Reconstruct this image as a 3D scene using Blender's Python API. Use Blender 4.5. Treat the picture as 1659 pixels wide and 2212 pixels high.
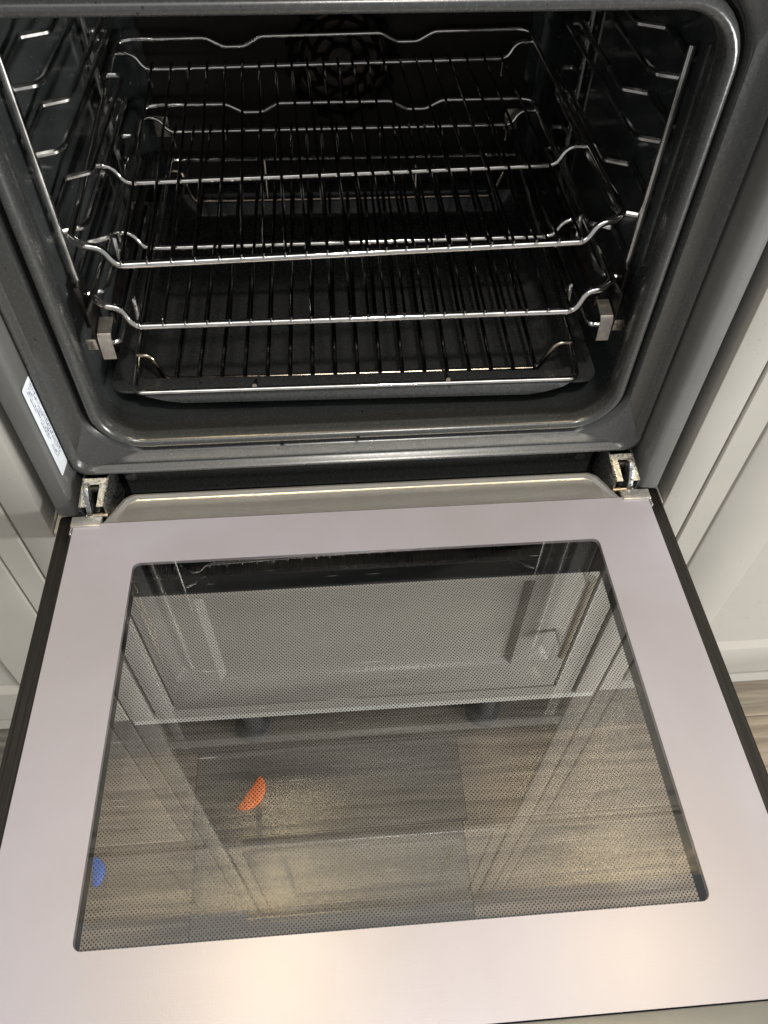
import bpy, bmesh, math, random
from mathutils import Vector, Matrix
random.seed(7)
for o in list(bpy.data.objects): bpy.data.objects.remove(o)
scene = bpy.context.scene
COL = scene.collection

# ------------------------------------------------------------------ camera
cd = bpy.data.cameras.new('camera'); cam = bpy.data.objects.new('camera', cd); COL.objects.link(cam)
cd.sensor_fit = 'VERTICAL'; cd.sensor_height = 24.0
cd.lens = 24.0 * 1644.3 / 2212.0
cd.clip_start = 0.02; cd.clip_end = 60
def rodrigues(w):
    a = Vector(w); return Matrix.Rotation(a.length, 3, a.normalized())
_p = math.radians(53)
_B = Matrix(((1, 0, 0), (0, -math.sin(_p), -math.cos(_p)), (0, math.cos(_p), -math.sin(_p))))
_R = rodrigues((-0.02808647, -0.05585757, -0.05100274)) @ _B          # world -> camera (x right, y down, z forward)
_m = Matrix((_R[0], -_R[1], -_R[2])).transposed().to_4x4()
_m.translation = Vector((-0.0245, -0.4516, 0.5625))
cam.matrix_world = _m
scene.camera = cam
scene.render.resolution_x = 768; scene.render.resolution_y = 1024

# ------------------------------------------------------------------ light (kitchen ceiling downlights, the room's soft light and added unseen fills)
world = bpy.data.worlds.new('World'); scene.world = world; world.use_nodes = True
wb = world.node_tree.nodes['Background']
wb.inputs[0].default_value = (0.96, 0.98, 1.0, 1); wb.inputs[1].default_value = 0.30
def area(name, loc, target, size, power, col, shape='DISK', sy=None, spread=180):
    l = bpy.data.lights.new(name, 'AREA'); l.shape = shape; l.size = size
    if sy: l.size_y = sy
    l.energy = power; l.color = col; l.spread = math.radians(spread)
    o = bpy.data.objects.new(name, l); COL.objects.link(o); o.location = loc
    o.rotation_euler = (Vector(target) - Vector(loc)).to_track_quat('-Z', 'Y').to_euler()
    return o
area('ceiling_downlight', (-0.26, -0.135, 1.78), (-0.26, -0.02, 0), 0.11, 6.0, (1.0, 0.78, 0.46))
area('ceiling_downlight', (0.70, -0.165, 1.78), (0.70, -0.10, 0), 0.11, 4.6, (1.0, 0.78, 0.46))
area('ceiling_downlight', (0.16, -0.92, 1.78), (0.10, -0.30, 0), 0.14, 11.0, (1.0, 0.95, 0.87))
area('overhead_fill_light', (0.0, -1.15, 1.79), (0.0, -1.14, 0), 1.9, 9.0, (1.0, 0.97, 0.92), 'RECTANGLE', 1.1)  # unseen soft fill added overhead for chrome highlights and front light
area('low_side_fill_light', (2.2, -1.5, -0.05), (0.0, 0.0, -0.32), 1.1, 60.0, (1.0, 0.985, 0.96), 'RECTANGLE', 0.6)  # unseen fill from the right, set low to brighten the cupboard below the oven
scene.cycles.sample_clamp_indirect = 4.0
vs = scene.view_settings
vs.view_transform = 'Standard'; vs.look = 'None'; vs.exposure = 0.42; vs.gamma = 1.0; vs.use_curve_mapping = False

# ------------------------------------------------------------------ materials
def newmat(name):
    m = bpy.data.materials.new(name); m.use_nodes = True
    return m, m.node_tree.nodes, m.node_tree.links
def pbr(name, col, rough=0.5, metal=0.0, noise=0.0, nscale=40, bump=0.0, bscale=200, coat=0.0, rvar=0.0, stretch=None, spec=0.5, aniso=0.0, spots=None):
    m, N, L = newmat(name); b = N['Principled BSDF']
    b.inputs['Base Color'].default_value = (*col, 1); b.inputs['Roughness'].default_value = rough
    b.inputs['Metallic'].default_value = metal; b.inputs['Coat Weight'].default_value = coat
    b.inputs['Coat Roughness'].default_value = 0.06; b.inputs['Specular IOR Level'].default_value = spec
    b.inputs['Anisotropic'].default_value = aniso
    tc = N.new('ShaderNodeTexCoord'); mp = N.new('ShaderNodeMapping'); L.new(tc.outputs['Object'], mp.inputs[0])
    if stretch: mp.inputs['Scale'].default_value = stretch
    if noise or rvar:
        n = N.new('ShaderNodeTexNoise'); n.inputs['Scale'].default_value = nscale; n.inputs['Detail'].default_value = 6
        L.new(mp.outputs[0], n.inputs['Vector'])
        if noise:
            r = N.new('ShaderNodeMapRange'); r.inputs[1].default_value = 0.3; r.inputs[2].default_value = 0.7
            r.inputs[3].default_value = 1 - noise; r.inputs[4].default_value = 1 + noise
            L.new(n.outputs['Fac'], r.inputs[0])
            x = N.new('ShaderNodeVectorMath'); x.operation = 'SCALE'; x.inputs[0].default_value = col
            L.new(r.outputs[0], x.inputs['Scale']); L.new(x.outputs[0], b.inputs['Base Color'])
        if rvar:
            r2 = N.new('ShaderNodeMapRange'); r2.inputs[1].default_value = 0.3; r2.inputs[2].default_value = 0.7
            r2.inputs[3].default_value = max(0.02, rough - rvar); r2.inputs[4].default_value = rough + rvar
            L.new(n.outputs['Fac'], r2.inputs[0]); L.new(r2.outputs[0], b.inputs['Roughness'])
    if spots:
        src = b.inputs['Base Color'].links[0].from_socket
        fac = None
        for sc_, th, thn in ((spots[0], 0.10, 0.60), (spots[0] * 2.7, 0.13, 0.57)):
            vo = N.new('ShaderNodeTexVoronoi'); vo.inputs['Scale'].default_value = sc_; L.new(tc.outputs['Object'], vo.inputs['Vector'])
            ms = N.new('ShaderNodeTexNoise'); ms.inputs['Scale'].default_value = sc_ * 0.22; ms.inputs['Detail'].default_value = 3; L.new(tc.outputs['Object'], ms.inputs['Vector'])
            a1 = N.new('ShaderNodeMath'); a1.operation = 'LESS_THAN'; a1.inputs[1].default_value = th; L.new(vo.outputs['Distance'], a1.inputs[0])
            a2 = N.new('ShaderNodeMath'); a2.operation = 'GREATER_THAN'; a2.inputs[1].default_value = thn; L.new(ms.outputs['Fac'], a2.inputs[0])
            a3 = N.new('ShaderNodeMath'); a3.operation = 'MULTIPLY'; L.new(a1.outputs[0], a3.inputs[0]); L.new(a2.outputs[0], a3.inputs[1])
            if fac is None: fac = a3.outputs[0]
            else:
                a4 = N.new('ShaderNodeMath'); a4.operation = 'MAXIMUM'; L.new(fac, a4.inputs[0]); L.new(a3.outputs[0], a4.inputs[1]); fac = a4.outputs[0]
        mx = N.new('ShaderNodeMix'); mx.data_type = 'RGBA'; L.new(fac, mx.inputs[0]); L.new(src, mx.inputs[6]); mx.inputs[7].default_value = (*spots[1], 1)
        L.new(mx.outputs[2], b.inputs['Base Color'])
    if bump:
        n2 = N.new('ShaderNodeTexNoise'); n2.inputs['Scale'].default_value = bscale; n2.inputs['Detail'].default_value = 4
        L.new(mp.outputs[0], n2.inputs['Vector'])
        bp = N.new('ShaderNodeBump'); bp.inputs['Strength'].default_value = bump; bp.inputs['Distance'].default_value = 0.001
        L.new(n2.outputs['Fac'], bp.inputs['Height']); L.new(bp.outputs[0], b.inputs['Normal'])
    return m
M = {}
M['enamel'] = pbr('grey_enamel', (0.044, 0.046, 0.045), 0.25, 0, 0.14, 380, 0.04, 700, rvar=0.04, spec=0.7, spots=(90, (0.012, 0.010, 0.008)))
M['cavity'] = pbr('cavity_enamel', (0.036, 0.040, 0.040), 0.13, 0, 0.30, 16, 0.05, 500, rvar=0.07, spots=(70, (0.15, 0.15, 0.14)))  # pale specks in the colour: baked-on spots that also stand in for glints
M['back'] = pbr('catalytic_liner', (0.022, 0.019, 0.0155), 0.9, 0, 0.15, 80, 0.3, 600)
M['tray'] = pbr('tray_enamel', (0.043, 0.044, 0.043), 0.26, 0, 0.14, 300, 0.05, 700, spots=(80, (0.010, 0.008, 0.006)), rvar=0.08)
M['gasket'] = pbr('black_gasket', (0.006, 0.006, 0.006), 0.8, spec=0.08)
M['trim'] = pbr('grey_painted_steel', (0.105, 0.107, 0.106), 0.26, 0, 0.08, 14, 0.02, 500, rvar=0.06)
M['chrome'] = pbr('chrome', (0.84, 0.82, 0.78), 0.08, 1.0, 0.16, 70, rvar=0.05, spots=(220, (0.10, 0.07, 0.05)))
M['guide'] = pbr('worn_chrome', (0.70, 0.70, 0.68), 0.20, 1.0, 0.25, 60, rvar=0.08)
M['wire'] = pbr('chrome_wire', (0.30, 0.29, 0.27), 0.14, 1.0, 0.35, 60)
M['old_chrome'] = pbr('browned_chrome', (0.50, 0.42, 0.33), 0.24, 1.0, 0.35, 60, rvar=0.1)
M['steel'] = pbr('bare_steel', (0.52, 0.47, 0.41), 0.38, 0.9, 0.22, 160, 0.1, 300, rvar=0.1)
M['zinc'] = pbr('zinc_plate', (0.42, 0.43, 0.43), 0.33, 0.95, 0.3, 420, 0.25, 500, rvar=0.15)
M['black_metal'] = pbr('greasy_steel', (0.05, 0.045, 0.04), 0.35, 0.9, 0.3, 90)
M['alu'] = pbr('satin_plastic_silver', (0.66, 0.65, 0.63), 0.25, 0.80, 0.04, 30, 0.20, 1200)
M['dark_alu'] = pbr('grey_anodised_edge', (0.26, 0.26, 0.24), 0.4, 0.5, 0.05, 30, 0.1, 900)
M['glass_black'] = pbr('black_glass', (0.012, 0.011, 0.010), 0.28, 0, 0.4, 8, 0.0, rvar=0.08, stretch=(60, 1, 1))
M['dim_glass'] = pbr('dusty_black_glass', (0.016, 0.016, 0.017), 0.55, 0, 0.2, 8, spec=0.2)
M['black'] = pbr('black_print', (0.006, 0.008, 0.010), 0.12)
M['beige'] = pbr('beige_cabinet_paint', (0.355, 0.343, 0.315), 0.50, 0, 0.05, 7, 0.03, 300, rvar=0.06, spec=0.1, spots=(70, (0.30, 0.28, 0.24)))
M['beige_edge'] = pbr('pale_board_edge', (0.55, 0.56, 0.52), 0.45, 0, 0.03, 9)
M['carcass'] = pbr('dark_carcass', (0.05, 0.045, 0.04), 0.6)
M['legs'] = pbr('grey_plastic_leg', (0.07, 0.07, 0.072), 0.22)
M['fan_metal'] = pbr('dull_impeller', (0.045, 0.035, 0.026), 0.5, 0.5, 0.9, 60)
M['orange'] = pbr('orange_plastic', (0.95, 0.22, 0.045), 0.45)
M['blue'] = pbr('blue_plastic', (0.045, 0.18, 0.72), 0.45)
M['white_crumb'] = pbr('crumb', (0.8, 0.78, 0.72), 0.7)
M['ink'] = pbr('stamped_letters', (0.16, 0.13, 0.11), 0.5, 0.6)

def pane_mat():                                      # satin lilac-silver coating, brushed along x, under glass
    m, N, L = newmat('lilac_metal_coating'); b = N['Principled BSDF']
    b.inputs['Metallic'].default_value = 0.16; b.inputs['Roughness'].default_value = 0.36; b.inputs['Specular IOR Level'].default_value = 0.8; b.inputs['Anisotropic'].default_value = 0.0
    b.inputs['Coat Weight'].default_value = 0.10; b.inputs['Coat Roughness'].default_value = 0.22
    tc = N.new('ShaderNodeTexCoord'); mp = N.new('ShaderNodeMapping'); mp.inputs['Scale'].default_value = (7, 260, 1)
    L.new(tc.outputs['Object'], mp.inputs[0])
    n = N.new('ShaderNodeTexNoise'); n.inputs['Scale'].default_value = 3; n.inputs['Detail'].default_value = 5
    L.new(mp.outputs[0], n.inputs[0])
    n2 = N.new('ShaderNodeTexNoise'); n2.inputs['Scale'].default_value = 5; n2.inputs['Detail'].default_value = 5; n2.inputs['Distortion'].default_value = 0.8
    L.new(tc.outputs['Object'], n2.inputs[0])
    cr = N.new('ShaderNodeValToRGB'); e = cr.color_ramp.elements
    e[0].position = 0.3; e[0].color = (0.400, 0.382, 0.425, 1); e[1].position = 0.7; e[1].color = (0.470, 0.462, 0.55, 1)
    L.new(n2.outputs['Fac'], cr.inputs[0]); L.new(cr.outputs[0], b.inputs['Base Color'])
    n3 = N.new('ShaderNodeTexNoise'); n3.inputs['Scale'].default_value = 900; n3.inputs['Detail'].default_value = 2
    L.new(tc.outputs['Object'], n3.inputs[0])
    ad = N.new('ShaderNodeMath'); ad.operation = 'MULTIPLY_ADD'; ad.inputs[1].default_value = 0.5
    L.new(n.outputs['Fac'], ad.inputs[0]); L.new(n3.outputs['Fac'], ad.inputs[2])
    bp = N.new('ShaderNodeBump'); bp.inputs['Strength'].default_value = 0.12; bp.inputs['Distance'].default_value = 0.0004
    L.new(ad.outputs[0], bp.inputs['Height']); L.new(bp.outputs[0], b.inputs['Normal'])
    return m
M['pane'] = pane_mat()

def glass_mat(name, tint=(0.95, 0.95, 0.945), strength=1.0, scratches=False):
    m, N, L = newmat(name); N.remove(N['Principled BSDF']); out = N['Material Output']
    t = N.new('ShaderNodeBsdfTransparent'); t.inputs[0].default_value = (*tint, 1)
    g = N.new('ShaderNodeBsdfGlossy'); g.inputs['Roughness'].default_value = 0.012
    f = N.new('ShaderNodeFresnel'); f.inputs[0].default_value = 1.52
    mu = N.new('ShaderNodeMath'); mu.operation = 'MULTIPLY'; mu.inputs[1].default_value = 3.6 * strength; mu.use_clamp = True
    mx = N.new('ShaderNodeMixShader'); L.new(f.outputs[0], mu.inputs[0]); L.new(mu.outputs[0], mx.inputs[0])
    L.new(t.outputs[0], mx.inputs[1]); L.new(g.outputs[0], mx.inputs[2])
    last = mx
    if scratches:
        tc = N.new('ShaderNodeTexCoord')
        acc = None
        for rot, sc in ((0.35, 300), (-0.5, 240), (1.1, 260)):
            mp = N.new('ShaderNodeMapping'); mp.inputs['Rotation'].default_value = (0, 0, rot); mp.inputs['Scale'].default_value = (9, sc, 1)
            L.new(tc.outputs['Object'], mp.inputs[0])
            n = N.new('ShaderNodeTexNoise'); n.inputs['Scale'].default_value = 2.2; n.inputs['Detail'].default_value = 1.0
            L.new(mp.outputs[0], n.inputs[0])
            r = N.new('ShaderNodeMapRange'); r.inputs[1].default_value = 0.775; r.inputs[2].default_value = 0.80
            r.inputs[3].default_value = 0; r.inputs[4].default_value = 0.22
            L.new(n.outputs['Fac'], r.inputs[0])
            if acc is None: acc = r.outputs[0]
            else:
                a = N.new('ShaderNodeMath'); a.operation = 'ADD'; a.use_clamp = True
                L.new(acc, a.inputs[0]); L.new(r.outputs[0], a.inputs[1]); acc = a.outputs[0]
        mpw = N.new('ShaderNodeMapping'); mpw.inputs['Rotation'].default_value = (0, 0, 0.5); mpw.inputs['Scale'].default_value = (3, 14, 1); L.new(tc.outputs['Object'], mpw.inputs[0])
        nw = N.new('ShaderNodeTexNoise'); nw.inputs['Scale'].default_value = 2.0; nw.inputs['Detail'].default_value = 6; nw.inputs['Distortion'].default_value = 1.2; L.new(mpw.outputs[0], nw.inputs[0])
        rw = N.new('ShaderNodeMapRange'); rw.inputs[1].default_value = 0.35; rw.inputs[2].default_value = 0.75; rw.inputs[3].default_value = 0.0; rw.inputs[4].default_value = 0.022; L.new(nw.outputs['Fac'], rw.inputs[0])
        aw = N.new('ShaderNodeMath'); aw.operation = 'ADD'; aw.use_clamp = True; L.new(acc, aw.inputs[0]); L.new(rw.outputs[0], aw.inputs[1]); acc = aw.outputs[0]
        d = N.new('ShaderNodeBsdfDiffuse'); d.inputs[0].default_value = (0.8, 0.8, 0.78, 1)
        m2 = N.new('ShaderNodeMixShader'); L.new(acc, m2.inputs[0]); L.new(mx.outputs[0], m2.inputs[1]); L.new(d.outputs[0], m2.inputs[2])
        last = m2
    L.new(last.outputs[0], out.inputs[0])
    return m
M['glass'] = glass_mat('clear_glass', scratches=True)

def dot_mat():                                       # clear glass with a printed grid of fine black dots
    m, N, L = newmat('dotted_glass'); N.remove(N['Principled BSDF']); out = N['Material Output']
    tc = N.new('ShaderNodeTexCoord'); sp = N.new('ShaderNodeSeparateXYZ'); L.new(tc.outputs['Object'], sp.inputs[0])
    P = 0.0031
    def math_(op, a, b=None):
        n = N.new('ShaderNodeMath'); n.operation = op
        for i, v in enumerate((a, b)):
            if v is None: continue
            if isinstance(v, (int, float)): n.inputs[i].default_value = v
            else: L.new(v, n.inputs[i])
        return n.outputs[0]
    u = math_('DIVIDE', math_('ADD', sp.outputs[0], sp.outputs[1]), P)
    v = math_('DIVIDE', math_('SUBTRACT', sp.outputs[0], sp.outputs[1]), P)
    du = math_('SUBTRACT', math_('FRACT', math_('ADD', u, 1000.0)), 0.5); dv = math_('SUBTRACT', math_('FRACT', math_('ADD', v, 1000.0)), 0.5)
    d2 = math_('ADD', math_('MULTIPLY', du, du), math_('MULTIPLY', dv, dv))
    mask = math_('LESS_THAN', d2, 0.27 ** 2)
    t = N.new('ShaderNodeBsdfTransparent'); t.inputs[0].default_value = (0.97, 0.96, 0.945, 1)
    k = N.new('ShaderNodeBsdfDiffuse'); k.inputs[0].default_value = (0.010, 0.011, 0.012, 1)
    mx = N.new('ShaderNodeMixShader'); L.new(mask, mx.inputs[0]); L.new(t.outputs[0], mx.inputs[1]); L.new(k.outputs[0], mx.inputs[2])
    g = N.new('ShaderNodeBsdfGlossy'); g.inputs['Roughness'].default_value = 0.02
    f = N.new('ShaderNodeFresnel'); f.inputs[0].default_value = 1.5
    m2 = N.new('ShaderNodeMixShader'); fm = N.new('ShaderNodeMath'); fm.operation = 'MULTIPLY'; fm.use_clamp = True; fm.inputs[1].default_value = 1.6
    L.new(f.outputs[0], fm.inputs[0]); L.new(fm.outputs[0], m2.inputs[0]); L.new(mx.outputs[0], m2.inputs[1]); L.new(g.outputs[0], m2.inputs[2])
    L.new(m2.outputs[0], out.inputs[0])
    return m
M['dots'] = dot_mat()

def wood_mat(name, a, b):
    m, N, L = newmat(name); p = N['Principled BSDF']; p.inputs['Roughness'].default_value = 0.6
    tc = N.new('ShaderNodeTexCoord'); mp = N.new('ShaderNodeMapping'); mp.inputs['Scale'].default_value = (2.2, 34, 1)
    L.new(tc.outputs['Object'], mp.inputs[0])
    oi = N.new('ShaderNodeObjectInfo'); ad = N.new('ShaderNodeVectorMath'); ad.operation = 'ADD'
    sc = N.new('ShaderNodeMath'); sc.operation = 'MULTIPLY'; sc.inputs[1].default_value = 37
    L.new(oi.outputs['Random'], sc.inputs[0]); L.new(mp.outputs[0], ad.inputs[0]); L.new(sc.outputs[0], ad.inputs[1])
    n = N.new('ShaderNodeTexNoise'); n.inputs['Scale'].default_value = 2.4; n.inputs['Detail'].default_value = 8; n.inputs['Distortion'].default_value = 0.6
    L.new(ad.outputs[0], n.inputs[0])
    cr = N.new('ShaderNodeValToRGB'); e = cr.color_ramp.elements
    e[0].position = 0.33; e[0].color = (*a, 1); e[1].position = 0.66; e[1].color = (*b, 1)
    L.new(n.outputs['Fac'], cr.inputs[0]); L.new(cr.outputs[0], p.inputs['Base Color'])
    bp = N.new('ShaderNodeBump'); bp.inputs['Strength'].default_value = 0.2; bp.inputs['Distance'].default_value = 0.001
    L.new(n.outputs['Fac'], bp.inputs['Height']); L.new(bp.outputs[0], p.inputs['Normal'])
    return m
M['oak'] = wood_mat('oak_plank', (0.185, 0.152, 0.115), (0.39, 0.332, 0.26))
M['oak_dark_shade'] = wood_mat('grey_and_shaded_oak_plank', (0.13, 0.118, 0.10), (0.27, 0.245, 0.205))

def label_mat():                                     # white sticker with fine dark blue print (illegible rows and a bar code)
    m, N, L = newmat('printed_label'); b = N['Principled BSDF']; b.inputs['Roughness'].default_value = 0.4
    tc = N.new('ShaderNodeTexCoord'); sp = N.new('ShaderNodeSeparateXYZ'); L.new(tc.outputs['Object'], sp.inputs[0])
    def mt(op, a, b_=None, c=None):
        n = N.new('ShaderNodeMath'); n.operation = op
        for i, v in enumerate((a, b_, c)):
            if v is None: continue
            if isinstance(v, (int, float)): n.inputs[i].default_value = v
            else: L.new(v, n.inputs[i])
        return n.outputs[0]
    row = mt('FRACT', mt('MULTIPLY', sp.outputs[1], 1 / 0.0026))
    rowm = mt('LESS_THAN', mt('ABSOLUTE', mt('SUBTRACT', row, 0.5)), 0.30)
    mp = N.new('ShaderNodeMapping'); mp.inputs['Scale'].default_value = (0, 385, 1100); L.new(tc.outputs['Object'], mp.inputs[0])
    n = N.new('ShaderNodeTexNoise'); n.inputs['Scale'].default_value = 1.0; n.inputs['Detail'].default_value = 2; L.new(mp.outputs[0], n.inputs[0])
    ch = mt('GREATER_THAN', n.outputs['Fac'], 0.47)
    mp2 = N.new('ShaderNodeMapping'); mp2.inputs['Scale'].default_value = (0, 385, 60); L.new(tc.outputs['Object'], mp2.inputs[0])
    n2 = N.new('ShaderNodeTexNoise'); n2.inputs['Scale'].default_value = 1.0; L.new(mp2.outputs[0], n2.inputs[0])
    blk = mt('GREATER_THAN', n2.outputs['Fac'], 0.45)
    zok = mt('GREATER_THAN', sp.outputs[2], 0.058); yok = mt('GREATER_THAN', sp.outputs[1], 0.0295); zt = mt('LESS_THAN', sp.outputs[2], 0.139)
    mask = mt('MULTIPLY', mt('MULTIPLY', mt('MULTIPLY', rowm, ch), mt('MULTIPLY', blk, zok)), mt('MULTIPLY', yok, zt))
    mx = N.new('ShaderNodeMix'); mx.data_type = 'RGBA'; L.new(mask, mx.inputs[0])
    mx.inputs[6].default_value = (0.80, 0.86, 0.92, 1); mx.inputs[7].default_value = (0.06, 0.07, 0.20, 1)
    L.new(mx.outputs[2], b.inputs['Base Color'])
    return m
M['label'] = label_mat()

# ------------------------------------------------------------------ builders
def obj(name, me, mat, parent=None, smooth=True):
    if isinstance(me, tuple):
        v, f = me; me = bpy.data.meshes.new(name); me.from_pydata([tuple(p) for p in v], [], f); me.update()
    if mat is not None and not me.materials: me.materials.append(mat if not isinstance(mat, str) else M[mat])
    if smooth:
        for p in me.polygons: p.use_smooth = True
        me.set_sharp_from_angle(angle=math.radians(38))
    o = bpy.data.objects.new(name, me); COL.objects.link(o)
    if parent: o.parent = parent
    return o
def thing(name, label, cat, loc=(0, 0, 0), rz=0, group=None):
    o = bpy.data.objects.new(name, None); COL.objects.link(o); o.location = loc; o.rotation_euler = (0, 0, rz)
    o.empty_display_size = 0.05; o['label'] = label; o['category'] = cat
    if group: o['group'] = group
    return o
def tag(o, label=None, cat=None, group=None, kind=None):
    if label: o['label'] = label
    if cat: o['category'] = cat
    if group: o['group'] = group
    if kind: o['kind'] = kind
    return o
def fillet(pts, r, n=6):
    pts = [Vector(p) for p in pts]; out = [pts[0]]
    for i in range(1, len(pts) - 1):
        a, b, c = pts[i - 1], pts[i], pts[i + 1]
        d1 = (a - b); d2 = (c - b); l = min(d1.length, d2.length) * 0.49; d1.normalize(); d2.normalize()
        ang = d1.angle(d2)
        if ang > math.pi - 0.02: out.append(b); continue
        t = min(r / math.tan(ang / 2), l)
        p0, p2 = b + d1 * t, b + d2 * t
        for k in range(n + 1):
            s = k / n; out.append(p0 * (1 - s) ** 2 + b * 2 * s * (1 - s) + p2 * s * s)
    out.append(pts[-1]); return out
def tube(path, r, n=8, closed=False):
    path = [Vector(p) for p in path]; V = []; Fc = []; m = len(path); up = None
    for i, p in enumerate(path):
        if closed: t = path[(i + 1) % m] - path[i - 1]
        else: t = path[min(i + 1, m - 1)] - path[max(i - 1, 0)]
        t.normalize()
        if up is None:
            up = Vector((0, 0, 1)) if abs(t.z) < 0.9 else Vector((0, 1, 0))
        u = (up - t * up.dot(t)).normalized(); w = t.cross(u); up = u
        for k in range(n):
            a = 2 * math.pi * (k + 0.5) / n; V.append(p + (u * math.cos(a) + w * math.sin(a)) * r)
    for i in range(m if closed else m - 1):
        j = (i + 1) % m
        for k in range(n): Fc.append((i * n + k, i * n + (k + 1) % n, j * n + (k + 1) % n, j * n + k))
    if not closed: Fc.append(tuple(range(n - 1, -1, -1))); Fc.append(tuple((m - 1) * n + k for k in range(n)))
    return V, Fc
def bx(x0, x1, y0, y1, z0, z1, bev=0.0, seg=2):
    bm = bmesh.new(); bmesh.ops.create_cube(bm, size=1.0)
    for v in bm.verts: v.co = Vector(((x0 + x1) / 2 + v.co.x * (x1 - x0), (y0 + y1) / 2 + v.co.y * (y1 - y0), (z0 + z1) / 2 + v.co.z * (z1 - z0)))
    if bev: bmesh.ops.bevel(bm, geom=bm.edges[:], offset=bev, segments=seg, profile=0.5, affect='EDGES')
    me = bpy.data.meshes.new('box'); bm.to_mesh(me); bm.free(); return me
def rrect(a0, a1, b0, b1, r, n=8):
    out = []
    for (ca, cb, s) in ((a1 - r, b1 - r, 0), (a0 + r, b1 - r, 1), (a0 + r, b0 + r, 2), (a1 - r, b0 + r, 3)):
        for k in range(n + 1):
            t = (s + k / n) * math.pi / 2; out.append((ca + r * math.cos(t), cb + r * math.sin(t)))
    return out
def loft(rings, cap0=False, cap1=False, flip=False):
    n = len(rings[0]); V = [p for r in rings for p in r]; Fc = []
    for i in range(len(rings) - 1):
        for k in range(n):
            q = (i * n + k, i * n + (k + 1) % n, (i + 1) * n + (k + 1) % n, (i + 1) * n + k); Fc.append(q[::-1] if flip else q)
    if cap0: Fc.append(tuple(range(n)) if flip else tuple(range(n - 1, -1, -1)))
    if cap1: q = tuple((len(rings) - 1) * n + k for k in range(n)); Fc.append(q[::-1] if flip else q)
    return V, Fc
def prism(poly, axis, a, b, bev=0.0):
    """poly: 2D points in the plane across the axis (axis z: x,y / axis y: x,z / axis x: y,z)"""
    bm = bmesh.new()
    def P(p, t): return {'z': (p[0], p[1], t), 'y': (p[0], t, p[1]), 'x': (t, p[0], p[1])}[axis]
    lo = [bm.verts.new(P(p, a)) for p in poly]; hi = [bm.verts.new(P(p, b)) for p in poly]; n = len(poly)
    bm.faces.new(lo); bm.faces.new(hi[::-1])
    for i in range(n): bm.faces.new((lo[i], hi[i], hi[(i + 1) % n], lo[(i + 1) % n]))
    bmesh.ops.recalc_face_normals(bm, faces=bm.faces[:])
    if bev: bmesh.ops.bevel(bm, geom=bm.edges[:], offset=bev, segments=2, profile=0.5, affect='EDGES', clamp_overlap=True)
    me = bpy.data.meshes.new('prism'); bm.to_mesh(me); bm.free(); return me
def frame_plate(outer, inner, z0, z1):
    """plate in the xy plane with a hole, outer/inner: point lists of the same length"""
    rings = [[(p[0], p[1], z0) for p in inner], [(p[0], p[1], z0) for p in outer], [(p[0], p[1], z1) for p in outer], [(p[0], p[1], z1) for p in inner], [(p[0], p[1], z0) for p in inner]]
    V, Fc = loft(rings, flip=True); return V, Fc
def mirror(me):
    m2 = me.copy()
    for v in m2.vertices: v.co.x = -v.co.x
    m2.flip_normals(); return m2

# ================================================================== FLOOR
ZF = -0.62
floor = tag(obj('floor', bx(-2.2, 2.2, -2.4, 1.2, ZF - 0.05, ZF - 0.004), 'carcass', None, False), kind='structure')
rowh = 0.132; y = 0.55; row = 0
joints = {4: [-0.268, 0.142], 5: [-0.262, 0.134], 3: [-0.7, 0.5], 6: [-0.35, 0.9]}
while y > -1.3:
    xs = [-1.6] + joints.get(row, [random.uniform(-1.0, -0.3), random.uniform(0.3, 1.0)]) + [1.6]
    for i in range(len(xs) - 1):
        mat = 'oak_dark_shade' if (i == 1 if row in (4, 5) else (row + i) % 3 == 1) else 'oak'  # middle planks under the door are darker: shade put into the plank colour
        w = xs[i + 1] - xs[i] - 0.0006
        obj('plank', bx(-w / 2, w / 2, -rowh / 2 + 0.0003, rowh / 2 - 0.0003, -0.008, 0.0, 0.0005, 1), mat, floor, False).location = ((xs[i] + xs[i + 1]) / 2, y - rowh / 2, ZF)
    y -= rowh; row += 1

# ================================================================== CABINETS
YC = 0.018                                           # front plane of the doors
def cab_door(parent, x0, x1, z0, z1):
    prof = [(0, 0.038), (0, YC + 0.0015), (0.0015, YC), (0.027, YC), (0.0280, YC + 0.006), (0.0298, YC + 0.006), (0.0314, YC + 0.0010), (0.0330, YC), (0.105, YC), (0.1056, YC + 0.0004), (0.1130, YC + 0.0080), (0.1138, YC + 0.0085)]
    rings = [[(x1 - i, yy, z1 - i), (x0 + i, yy, z1 - i), (x0 + i, yy, z0 + i), (x1 - i, yy, z0 + i)] for i, yy in prof]
    V, Fc = loft(rings)
    me = bpy.data.meshes.new('door'); me.from_pydata(V, [], Fc); me.update()
    d = obj('door', me, 'beige', parent)
    obj('panel', bx(x0 + 0.1135, x1 - 0.1135, YC + 0.0085, YC + 0.016, z0 + 0.1135, z1 - 0.1135), 'beige', d, False)
    return d
def bar_handle(parent, x, za, zb):
    h = obj('handle', tube([(x, YC - 0.030, za - 0.012), (x, YC - 0.030, zb + 0.012)], 0.0050, 14), 'chrome', parent)
    for zz in (za, zb): obj('mount', tube([(x, YC - 0.030, zz), (x, YC + 0.001, zz)], 0.0040, 10), 'chrome', h)
    return h

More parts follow.
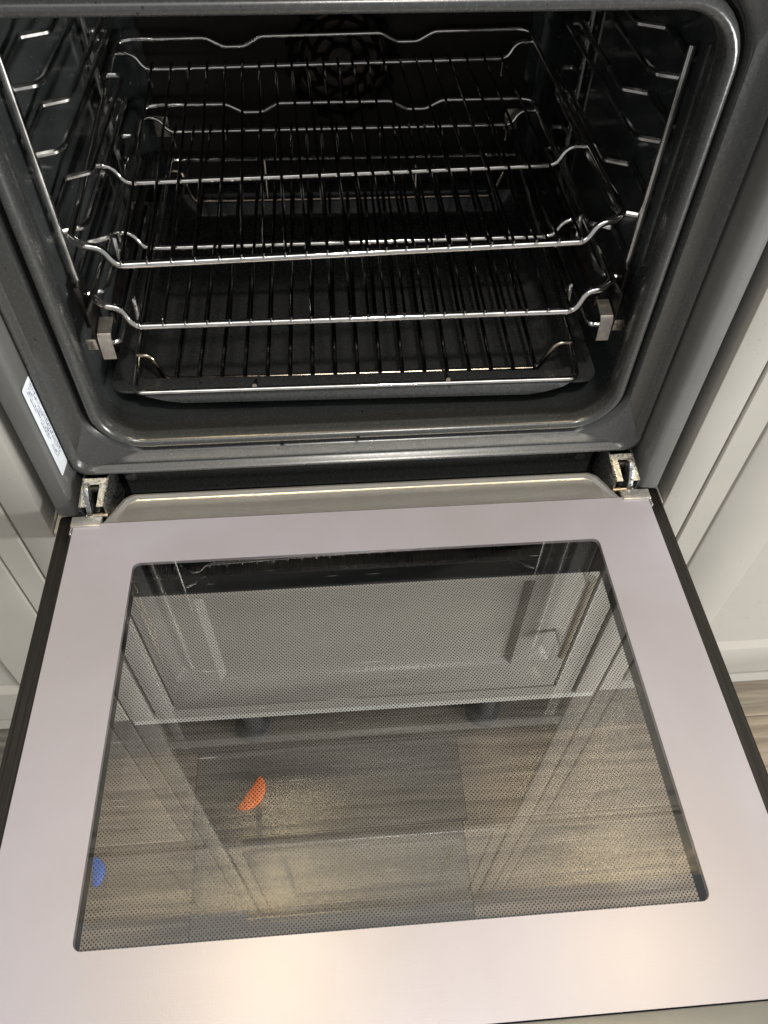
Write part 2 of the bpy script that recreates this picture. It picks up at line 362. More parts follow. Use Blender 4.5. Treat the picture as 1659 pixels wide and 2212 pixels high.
hs = thing('oven_housing', 'tall beige oven housing with a panelled cupboard door and bar handle below the oven', 'cabinet', (0, 0, 0))
d = cab_door(hs, -0.3000, 0.3000, -0.478, -0.062)
bar_handle(d, 0.243, -0.285, -0.135)
obj('bottom_board', bx(-0.337, 0.337, 0.020, 0.55, -0.496, -0.481), 'beige_edge', hs, False)
for s in (-1, 1):
    obj('stile', bx(min(s * 0.3065, s * 0.3375), max(s * 0.3065, s * 0.3375), YC, 0.060, -0.480, 1.735, 0.0012, 2), 'beige', hs)
    obj('side_board', bx(min(s * 0.312, s * 0.33), max(s * 0.312, s * 0.33), 0.0605, 0.56, -0.480, 1.735), 'beige_edge', hs, False)
obj('rail', bx(-0.306, 0.306, YC + 0.002, 0.045, -0.058, -0.036, 0.001), 'beige', hs)
obj('shelf_board', bx(-0.3115, 0.3115, 0.0655, 0.56, -0.075, -0.057), 'beige_edge', hs, False)
obj('back_board', bx(-0.3115, 0.3115, 0.561, 0.57, -0.480, 1.735), 'carcass', hs, False)
obj('rail', bx(-0.306, 0.306, YC + 0.002, 0.045, 1.103, 1.127, 0.001), 'beige', hs)
cab_door(hs, -0.3000, 0.3000, 1.130, 1.730)
obj('rail', bx(-0.306, 0.306, YC + 0.002, 0.045, 0.565, 0.593, 0.001), 'beige', hs)
obj('top_board', bx(-0.337, 0.337, 0.0, 0.56, 1.737, 1.760, 0.003), 'beige', hs)
ap_ = thing('compact_oven', 'black glass fronted appliance above the oven, seen only mirrored in the door glass', 'appliance', (0, 0, 0.595))
obj('front_glass', bx(-0.2980, 0.2980, YC - 0.004, 0.060, 0.0, 0.402, 0.002), 'dim_glass', ap_)
obj('control_strip', bx(-0.2980, 0.2980, YC - 0.003, 0.060, 0.405, 0.503, 0.002), 'dim_glass', ap_)
hb = obj('handle', tube([(-0.24, YC - 0.045, 0.355), (0.24, YC - 0.045, 0.355)], 0.008, 14), 'alu', ap_)
for x in (-0.21, 0.21): obj('mount', tube([(x, YC - 0.045, 0.355), (x, YC - 0.003, 0.355)], 0.006, 10), 'alu', hb)
def foot(parent, x, yy):
    prof = [(0.030, ZF + 0.001), (0.030, ZF + 0.006), (0.027, ZF + 0.011), (0.017, ZF + 0.014), (0.016, ZF + 0.05), (0.018, ZF + 0.052), (0.018, ZF + 0.095), (0.026, ZF + 0.1), (0.026, -0.4965)]
    rings = [[(x + r * math.cos(2 * math.pi * k / 20), yy + r * math.sin(2 * math.pi * k / 20), zz) for k in range(20)] for r, zz in prof]
    obj('leg', loft(rings, True, True), 'legs', parent)
for x in (-0.182, 0.193): foot(hs, x, 0.062)
for x in (-0.182, 0.193): foot(hs, x, 0.48)

for s, nm in ((1, 'right'), (-1, 'left')):
    lab = ('beige panelled cupboard right of the oven, its bottom edge above the oak floor' if s > 0 else 'beige panelled cupboard left of the oven beside the white rating label')
    c = thing('cupboard', lab, 'cabinet', (0, 0, 0), 0, 'panelled cupboards either side of the oven')
    x0, x1 = (0.3405, 0.935) if s > 0 else (-0.935, -0.3405)
    cab_door(c, x0, x1, -0.476, 1.100); cab_door(c, x0, x1, 1.130, 1.730)
    obj('carcass', bx(min(s * 0.339, s * 0.94), max(s * 0.339, s * 0.94), 0.040, 0.56, -0.490, 1.735), 'beige_edge', c, False)
    obj('plinth', bx(min(s * 0.339, s * 0.94), max(s * 0.339, s * 0.94), 0.16, 0.175, ZF, -0.4905), 'beige', c, False)

# ================================================================== OVEN
oven = thing('oven', 'built-in oven standing open, dark grey enamel cavity with its glass door folded down', 'oven', (0, 0, 0))
OX0, OX1, OZ0, OZ1, OR = -0.2310, 0.2275, 0.0610, 0.398, 0.034
def ring(d, y, r=None): return [(p[0], y, p[1]) for p in rrect(OX0 - d, OX1 + d, OZ0 - d, OZ1 + d, max(0.006, (OR if r is None else r) + d), 10)]
def ring2(x0, x1, z0, z1, r, y): return [(p[0], y, p[1]) for p in rrect(x0, x1, z0, z1, r, 10)]
fl = [(0.0415, 0.060, .013), (0.0415, 0.0450, .013), (0.0408, 0.0425, .0135), (0.0393, 0.0412, .014), (0.0378, 0.0414, .015), (0.0364, 0.0432, .016), (0.0352, 0.0462, .018), (0.0338, 0.0478, .020), (0.0185, 0.0478, .040),
      (0.0175, 0.0492, .044), (0.0158, 0.0530, .049)]
rings = [[(p[0], y_, p[1]) for p in rrect(OX0 - d_, OX1 + d_, OZ0 - d_, OZ1 + d_, r_, 10)] for d_, y_, r_ in fl]
obj('front_flange', loft(rings, flip=False), 'enamel', oven)
rings = [ring(0.0160, 0.0535), ring(0.0152, 0.0505), ring(0.0135, 0.0490), ring(0.0120, 0.0505), ring(0.0112, 0.0535)]
obj('gasket', loft(rings), 'gasket', oven)
fl = [(0.0115, 0.0540), (0.0108, 0.0490), (0.0092, 0.0450), (0.0070, 0.0430), (0.0045, 0.0428), (0.0022, 0.0440), (0.0006, 0.0470), (0.0000, 0.0510), (0.0000, 0.0560)]
rings = [ring(a, b) for a, b in fl]
rings += [ring2(-0.2320, 0.2285, 0.0575, 0.399, 0.035, 0.062), ring2(-0.2360, 0.2325, 0.0500, 0.402, 0.038, 0.072), ring2(-0.2400, 0.2375, 0.0462, 0.405, 0.040, 0.083), ring2(-0.2420, 0.2400, 0.0450, 0.406, 0.040, 0.095)]
obj('cavity_lip', loft(rings), 'enamel', oven)
rings = [ring2(-0.2420, 0.2400, 0.0450, 0.406, 0.040, 0.095), ring2(-0.2420, 0.2400, 0.0450, 0.406, 0.040, 0.28), ring2(-0.2420, 0.2400, 0.0450, 0.406, 0.040, 0.455),
         ring2(-0.2390, 0.2370, 0.0480, 0.403, 0.037, 0.464), ring2(-0.2320, 0.2300, 0.0550, 0.396, 0.030, 0.4695), ring2(-0.2250, 0.2230, 0.0620, 0.389, 0.024, 0.4705)]
obj('cavity', loft(rings, False, True), 'cavity', oven)
obj('back_liner', bx(-0.212, 0.210, 0.4660, 0.4695, 0.078, 0.372, 0.001), 'back', oven)
# fan cover: a disc pierced by rings of slots, with teeth round the rim
fan = obj('fan_cover', tube([(0.055 * math.cos(t * math.pi / 24), 0.4615, 0.2165 + 0.055 * math.sin(t * math.pi / 24)) for t in range(48)], 0.0022, 6, True), 'gasket', oven)
for rr in (0.016, 0.030, 0.043):
    obj('ring', tube([(rr * math.cos(t * math.pi / 16), 0.4615, 0.2165 + rr * math.sin(t * math.pi / 16)) for t in range(32)], 0.0023, 6, True), 'gasket', fan)
sp = tube([(0.016, 0.4615, 0), (0.022, 0.4615, 0.006), (0.030, 0.4615, 0.008)], 0.0021, 6)
me_sp = None
for ring_i, (r0, r1, cnt, tw) in enumerate(((0.016, 0.030, 7, 0.35), (0.030, 0.043, 11, -0.3), (0.043, 0.055, 15, 0.25))):
    for k in range(cnt):
        a = 2 * math.pi * k / cnt; b = a + tw
        pts = [(r0 * math.cos(a), 0.4615, 0.2165 + r0 * math.sin(a)), ((r0 + r1) / 2 * math.cos((a + b) / 2), 0.4615, 0.2165 + (r0 + r1) / 2 * math.sin((a + b) / 2)), (r1 * math.cos(b), 0.4615, 0.2165 + r1 * math.sin(b))]
        obj('spoke', tube(pts, 0.0021, 5), 'gasket', fan)
for k in range(12):
    a = 2 * math.pi * k / 12 + 0.13
    o = obj('tooth', bx(-0.006, 0.006, -0.004, 0.004, -0.0035, 0.0035, 0.001, 1), 'gasket', fan)
    o.location = (0.0585 * math.cos(a), 0.4615, 0.2165 + 0.0585 * math.sin(a)); o.rotation_euler = (0, -a + math.pi / 2, 0)
imp = obj('impeller', loft([[(0.048 * math.cos(2 * math.pi * k / 24), 0.4650, 0.2165 + 0.048 * math.sin(2 * math.pi * k / 24)) for k in range(24)], [(0.01 * math.cos(2 * math.pi * k / 24), 0.4655, 0.2165 + 0.01 * math.sin(2 * math.pi * k / 24)) for k in range(24)]], False, True), 'fan_metal', fan)
for x in (-0.13, 0.13):
    obj('liner_screw', tube([(x, 0.4668, 0.112), (x, 0.4648, 0.112)], 0.0035, 10), 'black_metal', oven)
for x, s in ((-0.205, 1), (0.196, -1)):
    cl = obj('liner_clip', bx(x - 0.008, x + 0.008, 0.4450, 0.4465, 0.146, 0.168, 0.0005), 'steel', oven)
    obj('clip_foot', bx(x - 0.008, x + 0.008, 0.4455, 0.4650, 0.1680, 0.1693), 'steel', cl)

# side posts of the front frame
pr = [(0.2705, 0.062), (0.2712, 0.0300), (0.2730, 0.0240), (0.2755, 0.0215), (0.2785, 0.0210), (0.2895, 0.0210), (0.2925, 0.0222), (0.2940, 0.0260), (0.2940, 0.064), (0.2705, 0.064)]
post = prism(pr, 'z', -0.0125, 0.56)
obj('frame_post', post, 'trim', oven)
pl = prism([(x - 0.0035 if x < 0.28 else x, y_) for x, y_ in pr], 'z', -0.0125, 0.56)
pl = prism([(-(x + (0.0025 if x < 0.276 else 0.001)), y_) for x, y_ in pr], 'z', -0.0125, 0.56)
obj('frame_post', pl, 'trim', oven)
lb = [(p[0], p[1]) for p in rrect(0.0235, 0.0425, 0.0410, 0.1440, 0.0022, 4)]
xf = lambda yy: -0.27305
obj('rating_label', ([(-0.2742 + 0.00105 + max(0, 0.032 - p[0]) * -0.10, p[0], p[1]) for p in lb], [tuple(range(len(lb)))]), 'label', oven, False)
obj('control_panel', bx(-0.2965, 0.2965, 0.0215, 0.060, 0.4620, 0.5600, 0.001), 'gasket', oven)
obj('top_plate', bx(-0.270, 0.268, 0.0478, 0.061, 0.4392, 0.4615, 0.001), 'enamel', oven)
# cross piece under the opening with its folded edge
cpx = [(0.0475, 0.0195), (0.0520, 0.0150), (0.0560, 0.0060), (0.0600, -0.0040), (0.0610, -0.0300), (0.0640, -0.0300), (0.0640, 0.0215), (0.0520, 0.0215)]
obj('cross_piece', prism(cpx, 'x', -0.2340, 0.2330), 'enamel', oven)
obj('hinge_back', bx(-0.2725, 0.2700, 0.0645, 0.0655, -0.056, 0.0190), 'gasket', oven, False)
# small bolt head and drips on the cross piece
obj('bolt', tube([(-0.2270, 0.0602, 0.0010), (-0.2270, 0.0550, 0.0000)], 0.0055, 14), 'enamel', oven)
obj('bolt', tube([(0.2190, 0.0602, 0.0010), (0.2190, 0.0550, 0.0000)], 0.0055, 14), 'enamel', oven)
for x, z_ in ((-0.0755, 0.0510), (-0.005, 0.0560)):
    o = obj('burnt_spot', tube([(x, 0.0435, z_), (x, 0.0425, z_ - 0.0015)], 0.0016, 7), 'gasket', oven)

# hinges: channel with a slot, latch lever, pins
def hinge(s):
    cx = 0.2520 if s > 0 else -0.2535
    w = 0.0120
    def P(u, t): return (cx + u + s * 0.0025 * t, 0.0400 - t * 0.0270, 0.0180 - t * 0.0095)
    o_ = [P(-w, 0), P(w, 0), P(w, 1), P(0.0052, 1), P(0.0052, 0.86), P(0.0030, 0.86)]
    V = []; Fc = []
    bm = bmesh.new()
    def quad(u0, u1, t0, t1):
        vs_ = [bm.verts.new(P(u0, t0)), bm.verts.new(P(u1, t0)), bm.verts.new(P(u1, t1)), bm.verts.new(P(u0, t1))]; bm.faces.new(vs_)
    quad(-w, -0.0046, 0, 0.22); quad(-0.0046, 0.0046, 0, 0.22); quad(0.0046, w, 0, 0.22); quad(-w, -0.0046, 0.22, 1.0); quad(0.0046, w, 0.22, 1.0)
    bmesh.ops.remove_doubles(bm, verts=bm.verts, dist=1e-6)
    bmesh.ops.recalc_face_normals(bm, faces=bm.faces[:]); bmesh.ops.solidify(bm, geom=bm.faces[:], thickness=0.0014)
    for u in (-w, w):                                  # cheeks
        a = [P(u, 0), P(u, 1.0)]
        vs_ = [bm.verts.new(a[0]), bm.verts.new(a[1]), bm.verts.new((cx + u + s * 0.0025, 0.0150, -0.0100)), bm.verts.new((cx + u, 0.0400, -0.030)), bm.verts.new((cx + u, 0.0630, -0.030)), bm.verts.new((cx + u, 0.0630, 0.0190))]
        f = bm.faces.new(vs_); r_ = bmesh.ops.extrude_face_region(bm, geom=[f])
        for v in [g for g in r_['geom'] if isinstance(g, bmesh.types.BMVert)]: v.co.x -= math.copysign(0.0016, u)
    bmesh.ops.recalc_face_normals(bm, faces=bm.faces[:])
    me = bpy.data.meshes.new('hinge'); bm.to_mesh(me); bm.free()
    h = obj('hinge', me, 'zinc', oven, False)
    lx = cx + s * 0.0062
    lev = [(0.0330, 0.0190), (0.0290, 0.0225), (0.0240, 0.0215), (0.0195, 0.0165), (0.0160, 0.0110), (0.0135, 0.0050), (0.0100, -0.0030), (0.0070, -0.0100), (0.0150, -0.0140), (0.0240, -0.0040), (0.0300, 0.0070)]
    obj('latch_lever', prism(lev, 'x', lx - 0.0024, lx + 0.0024, 0.0006), 'zinc', h)
    obj('pin', tube([(cx - 0.009, 0.0350, 0.0085), (cx + 0.009, 0.0350, 0.0085)], 0.0045, 14), 'black_metal', h)
    obj('pin', tube([(cx - 0.010, 0.0130, -0.0050), (cx + 0.010, 0.0130, -0.0050)], 0.0035, 12), 'old_chrome', h)
    obj('door_arm', bx(cx - 0.0025, cx + 0.0025, -0.010, 0.050, -0.026, -0.0125, 0.001), 'black_metal', h)
hinge(1); hinge(-1)

# ------------------------------------------------------------------ door (folded down, its inner face is z = 0)
door = obj('oven_door', frame_plate(rrect(-0.2975, 0.2975, -0.4600, 0.0300, 0.003, 4), rrect(-0.2260, 0.2260, -0.3640, -0.0450, 0.006, 4), -0.0320, -0.0250), 'glass_black', oven)
door['label'] = 'black outer door panel folded down flat'
W0, W1, WY0, WY1 = -0.2120, 0.2120, -0.3530, -0.0472
pane = obj('coated_pane', frame_plate(rrect(-0.2720, 0.2722, -0.4105, -0.0005, 0.002, 6), rrect(W0, W1, WY0, WY1, 0.0062, 6), -0.0045, 0.0), 'pane', door)
obj('window_glass', frame_plate(rrect(W0 - 0.0001, W1 + 0.0001, WY0 - 0.0001, WY1 + 0.0001, 0.0062, 6), [(0.0, -0.2)] * 28, -0.0042, -0.0006)[0] and
    ([(p[0], p[1], -0.0006) for p in rrect(W0, W1, WY0, WY1, 0.0062, 6)], [tuple(range(28))]), 'glass', door, False)
# outer glass: black border print round the dotted field
DX0, DX1, DY0, DY1 = -0.2165, 0.2160, -0.3600, -0.0645
obj('dotted_glass', ([(DX0, DY0, -0.0300), (DX1, DY0, -0.0300), (DX1, DY1, -0.0300), (DX0, DY1, -0.0300)], [(0, 1, 2, 3)]), 'dots', door, False)
obj('black_border', frame_plate(rrect(-0.2700, 0.2700, -0.4100, -0.0020, 0.003, 3), rrect(DX0, DX1, DY0, DY1, 0.0008, 3), -0.0298, -0.0290), 'black', door)
# side walls of the inner glass cassette
for s in (-1, 1):
    obj('side_rail', bx(min(s * 0.2690, s * 0.2716), max(s * 0.2690, s * 0.2716), -0.4120, -0.0010, -0.0280, -0.0046), 'alu', door, False)
    obj('edge_strip', bx(min(s * 0.2962, s * 0.2982), max(s * 0.2962, s * 0.2982), -0.4600, 0.0280, -0.0420, -0.0326), 'alu', door, False)
# recessed bottom trim with raised rim and chamfered ends, seen just behind the pane
def trap(ins, z_, back): return [(-0.2465 + ins * 1.6, 0.0006 + ins * 0.3, z_[0]), (0.2455 - ins * 1.6, 0.0006 + ins * 0.3, z_[0])] + \
    [(0.2455 - ins * 1.6 - 0.006 * t, 0.0006 + ins * 0.3 + (back - ins) * t * 0.0 , z_[0]) for t in ()] + \
    [(0.2300 - ins * 0.9, back * 0.82 - ins, z_[1]), (0.2240 - ins * 0.8, back - ins, z_[1]), (-0.2250 + ins * 0.8, back - ins, z_[1]), (-0.2310 + ins * 0.9, back * 0.82 - ins, z_[1])]
def trapR(ins, za, zb, back=0.0385):
    pts = [(-0.2470 + ins * 1.5, 0.0014, za), (0.2465 - ins * 1.5, 0.0014, za)]
    for a in range(7):
        t = a / 6; c = (0.2470 - 0.0185 * 1.0, back - 0.004)
        x = 0.2330 + 0.0 - 0.0110 * t; yy = (back - 0.0052) + 0.0052 * math.sin(t * math.pi / 2)
        pts.append((x - ins * (1.3 - 0.5 * t), yy - ins, zb))
    for a in range(7):
        t = 1 - a / 6
        x = -(0.2330 - 0.0110 * t); yy = (back - 0.0052) + 0.0052 * math.sin(t * math.pi / 2)
        pts.append((x + ins * (1.3 - 0.5 * t), yy - ins, zb))
    return pts
rg = [trapR(0, -0.016, -0.022), trapR(0, -0.0030, -0.0070), trapR(0.0006, -0.0020, -0.0056), trapR(0.0022, -0.0020, -0.0056), trapR(0.0030, -0.0034, -0.0082), trapR(0.0036, -0.0042, -0.0100), trapR(0.0060, -0.0046, -0.0112)]
obj('seam', bx(-0.2465, 0.2460, -0.0006, 0.0016, -0.0200, -0.0060), 'gasket', door, False)
obj('bottom_trim', loft(rg, False, True), 'alu', door)
for s in (-1, 1):
    e = obj('end_cap', bx(min(s * 0.2470, s * 0.2745), max(s * 0.2470, s * 0.2745), -0.0045, 0.0075, -0.0040, 0.0022, 0.0010, 2), 'alu', door)
    obj('cap_leg', bx(min(s * 0.2727, s * 0.2744), max(s * 0.2727, s * 0.2744), -0.0120, -0.0046, -0.0200, 0.0010, 0.0004, 1), 'alu', e)
# front (handle side) edge of the door
obj('front_trim', bx(-0.2975, 0.2975, -0.4320, -0.4112, -0.0240, -0.0012, 0.0012), 'dark_alu', door)
obj('front_lip', bx(-0.2975, 0.2975, -0.4620, -0.4324, -0.0245, -0.0060, 0.0016), 'dark_alu', door)
for s in (-1, 1): obj('corner_block', bx(min(s * 0.2735, s * 0.2975), max(s * 0.2735, s * 0.2975), -0.4111, -0.4000, -0.0240, -0.0012, 0.0008), 'dark_alu', door)

# ================================================================== SHELF GUIDES
def shelf_guide(s):
    lab = 'chrome wire shelf guide on the oven\'s %s wall, clip %s' % (('left', 'stamped PUSH') if s < 0 else ('right', 'spotted with rust'))
    g = thing('shelf_guide', lab, 'shelf guide', (s * 0.232, 0.2, 0.11), 0, 'wire shelf guides in the oven')
    ox, oy, oz = g.location
    def L_(pts): return [(s * p[0] - ox, p[1] - oy, p[2] - oz) for p in pts]
    XV, XG = 0.2345, 0.2165
    obj('front_post', tube(L_([(XV, 0.1120, 0.3560), (XV, 0.1120, 0.172)]), 0.0031, 10), 'guide', g)
    obj('rear_post', tube(L_([(XV, 0.3400, 0.3560), (XV, 0.3400, 0.110)]), 0.0028, 8), 'guide', g)
    for zu, zl in ((0.3480, 0.3330), (0.3015, 0.2870), (0.2440, 0.2258), (0.1850, 0.1660)):
        up = fillet([(XV + 0.003, 0.1150, zu - 0.003), (XV + 0.002, 0.1660, zu), (XG, 0.1760, zu), (XG, 0.3650, zu), (XV, 0.3650, zu), (XV + 0.002, 0.3430, zu)], 0.006, 4)
        lo = fillet([(XV, 0.1170, zl), (XG + 0.004, 0.1230, zl), (XG, 0.1330, zl), (XG, 0.3560, zl), (XV, 0.3560, zl), (XV + 0.002, 0.3430, zl)], 0.006, 4)
        obj('guide_rod', tube(L_(up), 0.0025, 8), 'guide', g)
        obj('guide_rod', tube(L_(lo), 0.0025, 8), 'guide', g)
    obj('guide_rod', tube(L_(fillet([(XV, 0.1150, 0.116), (XG, 0.1180, 0.116), (XG, 0.3560, 0.116), (XV, 0.3560, 0.116)], 0.006, 4)), 0.0025, 8), 'guide', g)
    # telescopic rail carrying the lower rack
    obj('slide_rail', bx(*sorted((s * 0.2090 - ox, s * 0.2135 - ox)), 0.100 - oy, 0.380 - oy, 0.1485 - oz, 0.1600 - oz, 0.0015), 'black_metal', g)
    def B(x0, x1, *r): return bx(*sorted((s * x0 - ox, s * x1 - ox)), r[0] - oy, r[1] - oy, r[2] - oz, r[3] - oz, 0.0005, 2)
    a, b = (0.2105, 0.2215)
    cl = obj('release_clip', prism([(0.1000 - oy, 0.1560 - oz), (0.0815 - oy, 0.1530 - oz), (0.0788 - oy, 0.1500 - oz), (0.0770 - oy, 0.1290 - oz), (0.0782 - oy, 0.1288 - oz), (0.0802 - oy, 0.1492 - oz), (0.0822 - oy, 0.1515 - oz), (0.1000 - oy, 0.1545 - oz)], 'x', *sorted((s * a - ox, s * b - ox))), 'steel', g)
    tb = obj('tab', B(0.2235, 0.2325, 0.0800, 0.0812, 0.1370, 0.1480), 'steel', cl)
    obj('bracket', B(0.2230, 0.2245, 0.0800, 0.1120, 0.1370, 0.1750), 'black_metal', cl)
    obj('bracket', B(0.2300, 0.2350, 0.1000, 0.1160, 0.1450, 0.1850), 'black_metal', cl)
    if s < 0:
        cu = bpy.data.curves.new('push', 'FONT'); cu.body = 'PUSH'; cu.size = 0.0046; cu.extrude = 0.0002; cu.align_x = 'CENTER'; cu.align_y = 'CENTER'
        to = bpy.data.objects.new('push', cu); COL.objects.link(to)
        dg = bpy.context.evaluated_depsgraph_get(); me = bpy.data.meshes.new_from_object(to.evaluated_get(dg))
        bpy.data.objects.remove(to)
        t = obj('lettering', me, 'ink', cl, False)
        t.rotation_euler = Matrix(((0, 1, 0), (0, 0, -1), (-1, 0, 0))).to_euler(); t.location = (s * 0.2280 - ox, 0.0797 - oy, 0.1425 - oz)
        t.scale = (0.72, 0.9, 1)
    else:
        for k in range(16):
            r = random.uniform(0.0003, 0.0009)
            o = obj('rust_spot', tube([(0, 0, 0), (0, -0.0002, 0)], r, 6), 'ink', cl, False); o.location = (s * random.uniform(0.2242, 0.2318) - ox, 0.07975 - oy, random.uniform(0.1378, 0.1472) - oz)
    return g
shelf_guide(-1); shelf_guide(1)

# ================================================================== WIRE RACKS
WX = [-0.2068, -0.1853, -0.1656, -0.146, -0.1261, -0.1073, -0.0888, -0.0707, -0.0527, -0.0352, -0.0174, -0.0011, 0.0151, 0.0326, 0.0506, 0.0693, 0.0877, 0.1065, 0.1259, 0.1457, 0.1658, 0.186]
WX = [(x + 0.0104) * 0.955 for x in WX]
ME = {}
def wire_rack(name, label, loc, rz, tilt, dr, ym):
    t = thing(name, label, 'wire rack', loc, rz, 'chrome wire racks in the oven'); t.rotation_euler = (tilt, 0, rz)
    DZ, DM, DB = dr; XS = 0.2240; YB = 0.335
    def cached(key, fn):
        if key not in ME: ME[key] = fn()
        return ME[key]
    def cross(yy, zs, r):
        return tube(fillet([(-XS, yy, 0), (-XS + 0.0200, yy, 0), (-0.1960, yy, zs), (0.1960, yy, zs), (XS - 0.0200, yy, 0), (XS, yy, 0)], 0.014, 6), r, 10)
    def add(nm, key, fn, mat):
        d_ = cached(key, fn); return obj(nm, d_, mat, t) if isinstance(d_, tuple) else obj(nm, d_, mat, t)
    fr = fillet([(-XS, YB + 0.004, 0), (-XS, 0.006, 0), (-XS + 0.0100, -0.001, -0.002), (-XS + 0.0230, -0.002, -0.004), (-0.1930, -0.004, DZ), (0.1930, -0.004, DZ), (XS - 0.0230, -0.002, -0.004), (XS - 0.0100, -0.001, -0.002), (XS, 0.006, 0), (XS, YB + 0.004, 0)], 0.013, 6)
    obj('frame_rod', tube(fr, 0.0031, 12), 'chrome', t)
    obj('cross_bar', cross(ym, DM, 0.0026), 'chrome', t)
    obj('cross_bar', cross(YB, DB, 0.0024), 'chrome', t)
    wv = [(-XS, YB - 0.010, 0.001), (-XS + 0.004, YB + 0.010, 0.007), (-0.2050, YB + 0.012, 0.0085)]
    for c in (-0.100, 0.086):
        wv += [(c - 0.0290, YB + 0.012, 0.0085), (c - 0.0110, YB + 0.014, -0.0015), (c + 0.0110, YB + 0.014, -0.0015), (c + 0.0290, YB + 0.012, 0.0085)]
    wv += [(0.2050, YB + 0.012, 0.0085), (XS - 0.004, YB + 0.010, 0.007), (XS, YB - 0.010, 0.001)]
    obj('back_stop', tube(fillet(wv, 0.016, 6), 0.0026, 10), 'chrome', t)
    ME.clear()
    if 'wire' not in ME:
        o = obj('wire', tube([(0, -0.0068, DZ + 0.0028), (0, -0.0060, DZ + 0.0044), (0, 0.0, DZ + 0.0047), (0, ym, DM + 0.0041), (0, YB + 0.004, DB + 0.0039)], 0.0014, 7), 'wire', t); ME['wire'] = o.data
        nb = bpy.data.meshes.new('nub'); bm = bmesh.new(); bmesh.ops.create_icosphere(bm, subdivisions=1, radius=0.0021); bm.to_mesh(nb); bm.free(); nb.materials.append(M['chrome']); ME['nub'] = nb
        bpy.data.objects.remove(o)
    for x in WX:
        w = bpy.data.objects.new('wire', ME['wire']); COL.objects.link(w); w.parent = t; w.location = (x, 0, 0)
        nbo = bpy.data.objects.new('weld', ME['nub']); COL.objects.link(nbo); nbo.parent = w; nbo.location = (0, -0.0064, DZ + 0.0026)
        for p in nbo.data.polygons: p.use_smooth = True
    for s in (-1, 1):
        obj('hook', tube([(s * 0.1925, YB + 0.003, DB + 0.002), (s * 0.1925, YB + 0.005, DB - 0.020)], 0.0016, 7), 'chrome', t)
        obj('hook', tube(fillet([(s * 0.1975, 0.028, DZ - 0.016), (s * 0.1975, 0.031, DZ + 0.008), (s * 0.1975, 0.042, DZ - 0.016)], 0.003, 5), 0.0019, 8), 'chrome', t)
    return t
wire_rack('wire_rack', 'upper of the two chrome wire racks, at mid height in the oven', (-0.001, 0.1060, 0.2270), math.radians(2.0), math.radians(1.9), (-0.0190, -0.0170, -0.0160), 0.114)
wire_rack('wire_rack', 'lower of the two chrome wire racks, just above the tray and its wire insert', (-0.0010, 0.1010, 0.1695), 0.0, math.radians(0.3), (-0.0225, -0.0170, -0.0155), 0.106)

# ================================================================== ROASTING TRAY
tray = thing('roasting_tray', 'dark grey enamelled roasting tray on the oven floor under the wire insert', 'roasting tray', (-0.0035, 0.0885, 0.0462), math.radians(-1.4))
def tr(x, y0, y1, r, z_): return [(p[0], p[1], z_) for p in rrect(-x, x, y0, y1, r, 8)]
def bulge(ringp, amt):
    out = []
    for x, yy, zz in ringp:
        out.append((x, yy - (amt * max(0.0, min(1.0, (0.203 - abs(x)) / 0.035)) if yy < 0.05 else 0), zz))
    return out
def subdiv_rr(x, y0, y1, r, z_):
    x *= 1.016
    base = rrect(-x, x, y0, y1, r, 8); out = []
    n = len(base)
    for i in range(n):
        a, b = base[i], base[(i + 1) % n]; dl = math.hypot(b[0] - a[0], b[1] - a[1])
        k = 24 if dl > 0.1 else 1
        for j in range(k): out.append((a[0] + (b[0] - a[0]) * j / k, a[1] + (b[1] - a[1]) * j / k, z_))
    return out
R_ = [bulge(subdiv_rr(0.2268, 0.0008, 0.3742, 0.0165, 0.0270), 0.0), bulge(subdiv_rr(0.2275, 0.0000, 0.3750, 0.0170, 0.0285), 0.0), subdiv_rr(0.2268, 0.0008, 0.3742, 0.0165, 0.0300), subdiv_rr(0.2135, 0.0165, 0.3600, 0.0160, 0.0300),
      subdiv_rr(0.2100, 0.0200, 0.3565, 0.018, 0.0280), subdiv_rr(0.2010, 0.0290, 0.3480, 0.022, 0.0060), subdiv_rr(0.1980, 0.0320, 0.3450, 0.022, 0.0030), subdiv_rr(0.1930, 0.0370, 0.3400, 0.022, 0.0022)]
obj('pan', loft(R_, False, True, flip=False), 'tray', tray)
R2 = [bulge(subdiv_rr(0.2266, 0.0010, 0.3740, 0.0165, 0.0268), 0.0), bulge(subdiv_rr(0.2150, 0.0130, 0.3610, 0.0160, 0.0250), 0.0), subdiv_rr(0.2030, 0.0270, 0.3500, 0.022, 0.0040), subdiv_rr(0.1950, 0.0350, 0.3420, 0.022, 0.0008)]
obj('underside', loft(R2, False, True, flip=True), 'tray', tray)
# pouring lip: apron folded down along the middle of the front edge
ap = []
for zz, yo, c in ((0.0292, -0.0002, 0.0), (0.0262, -0.0034, 0.2), (0.0220, -0.0048, 0.6), (0.0178, -0.0040, 1.0)):
    row = []
    for j in range(33):
        u = j / 32; half = 0.2040 - c * 0.040; x = -half + 2 * half * u
        row.append((x, yo, zz))
    ap.append(row)
V = [p for r in ap for p in r]; Fc = [(i * 33 + k, (i + 1) * 33 + k, (i + 1) * 33 + k + 1, i * 33 + k + 1) for i in range(3) for k in range(32)]
b0 = len(V); V += [(p[0], p[1] + 0.006, p[2]) for p in ap[3]]; Fc += [(3 * 33 + k, b0 + k, b0 + k + 1, 3 * 33 + k + 1) for k in range(32)]
obj('front_apron', (V, Fc), 'tray', tray)

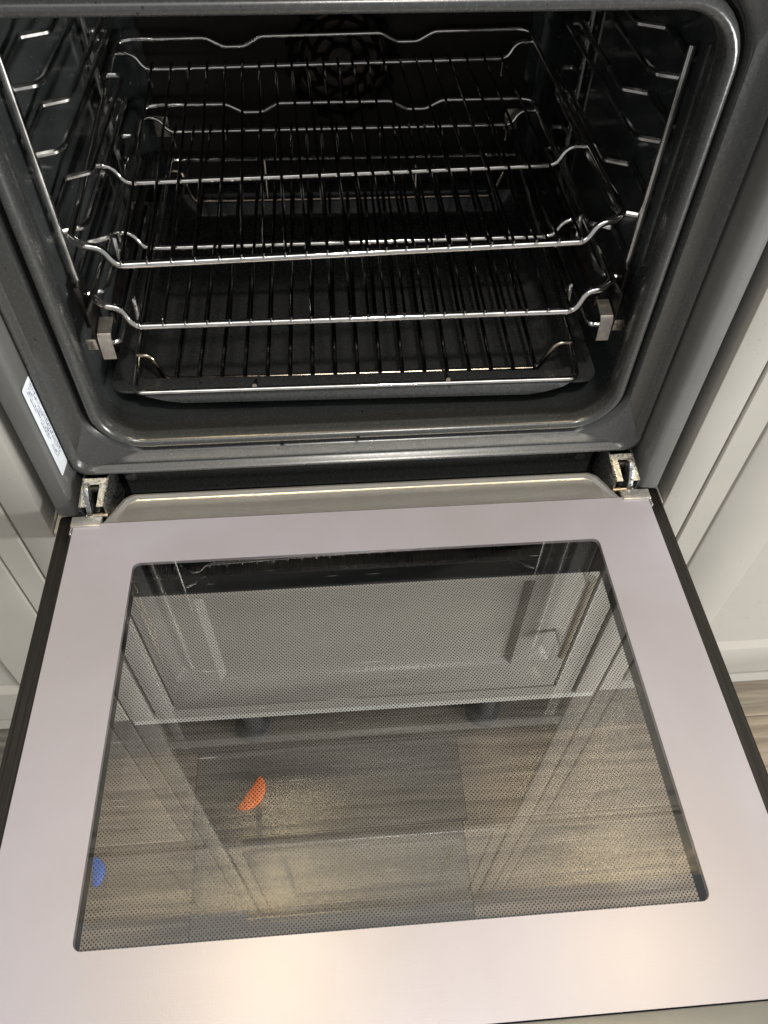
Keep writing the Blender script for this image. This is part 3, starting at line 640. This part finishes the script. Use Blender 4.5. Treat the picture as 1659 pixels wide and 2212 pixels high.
# ================================================================== WIRE INSERT in the tray
ins = thing('wire_insert', 'chrome wire insert with browned bars lying in the roasting tray', 'wire insert', (-0.0015, 0.0860, 0.0790), math.radians(-0.7))
XI = 0.2075
obj('frame_rod', tube(fillet([(-XI, 0.362, 0.036), (-XI, 0.0400, 0.0120), (-XI, 0.0, 0), (XI, 0.0, 0), (XI, 0.0400, 0.0120), (XI, 0.362, 0.036)], 0.008, 6), 0.0028, 10), 'chrome', ins)
obj('back_rail', tube([(-XI + 0.003, 0.362, 0.0370), (XI - 0.003, 0.362, 0.0370)], 0.0024, 8), 'chrome', ins)
def icross(yy, ze, zs, mat): obj('cross_bar', tube(fillet([(-XI, yy, ze), (-XI + 0.0120, yy, ze), (-0.1870, yy, zs), (0.1790, yy, zs), (XI - 0.0140, yy, ze), (XI, yy, ze)], 0.010, 6), 0.0025, 10), mat, ins)
icross(0.0380, 0.0125, -0.0180, 'old_chrome'); icross(0.3500, 0.030, -0.0080, 'old_chrome')
iw = None
for k in range(17):
    x = -0.176 + 0.352 * k / 16
    if iw is None:
        o = obj('wire', tube([(0, 0.0345, -0.0160), (0, 0.041, -0.0134), (0, 0.353, -0.0036)], 0.0021, 7), 'wire', ins); iw = o.data
    else:
        o = bpy.data.objects.new('wire', iw); COL.objects.link(o); o.parent = ins
    o.location = (x, 0, 0)
for x in (-0.0970, 0.0840):
    obj('strut', tube(fillet([(x, 0.0010, 0.0030), (x, 0.0200, -0.006), (x, 0.0390, -0.0200)], 0.004, 4), 0.0022, 8), 'old_chrome', ins)
    obj('strut', tube([(x, 0.3620, 0.0370), (x, 0.3510, -0.0080)], 0.0020, 8), 'old_chrome', ins)

# ================================================================== small things on the floor, seen through the door glass
def half_disc(name, label, loc, r, rot, mat):
    pts = [(r * math.cos(a * math.pi / 16), r * math.sin(a * math.pi / 16)) for a in range(17)]
    me = prism(pts, 'z', 0, 0.006, 0.0006)
    o = obj(name, me, mat); o.location = loc; o.rotation_euler = (0, 0, rot); o.scale = (1, 0.8, 1); tag(o, label, 'disc', 'coloured half discs under the door'); return o
half_disc('half_disc', 'orange half disc on the floor, seen through the dotted door glass', (-0.186, -0.046, ZF + 0.0006), 0.0285, math.radians(-125), 'orange')
half_disc('half_disc', 'blue half disc on the floor at the left edge of the dotted door glass', (-0.404, -0.145, ZF + 0.0006), 0.020, math.radians(-80), 'blue')
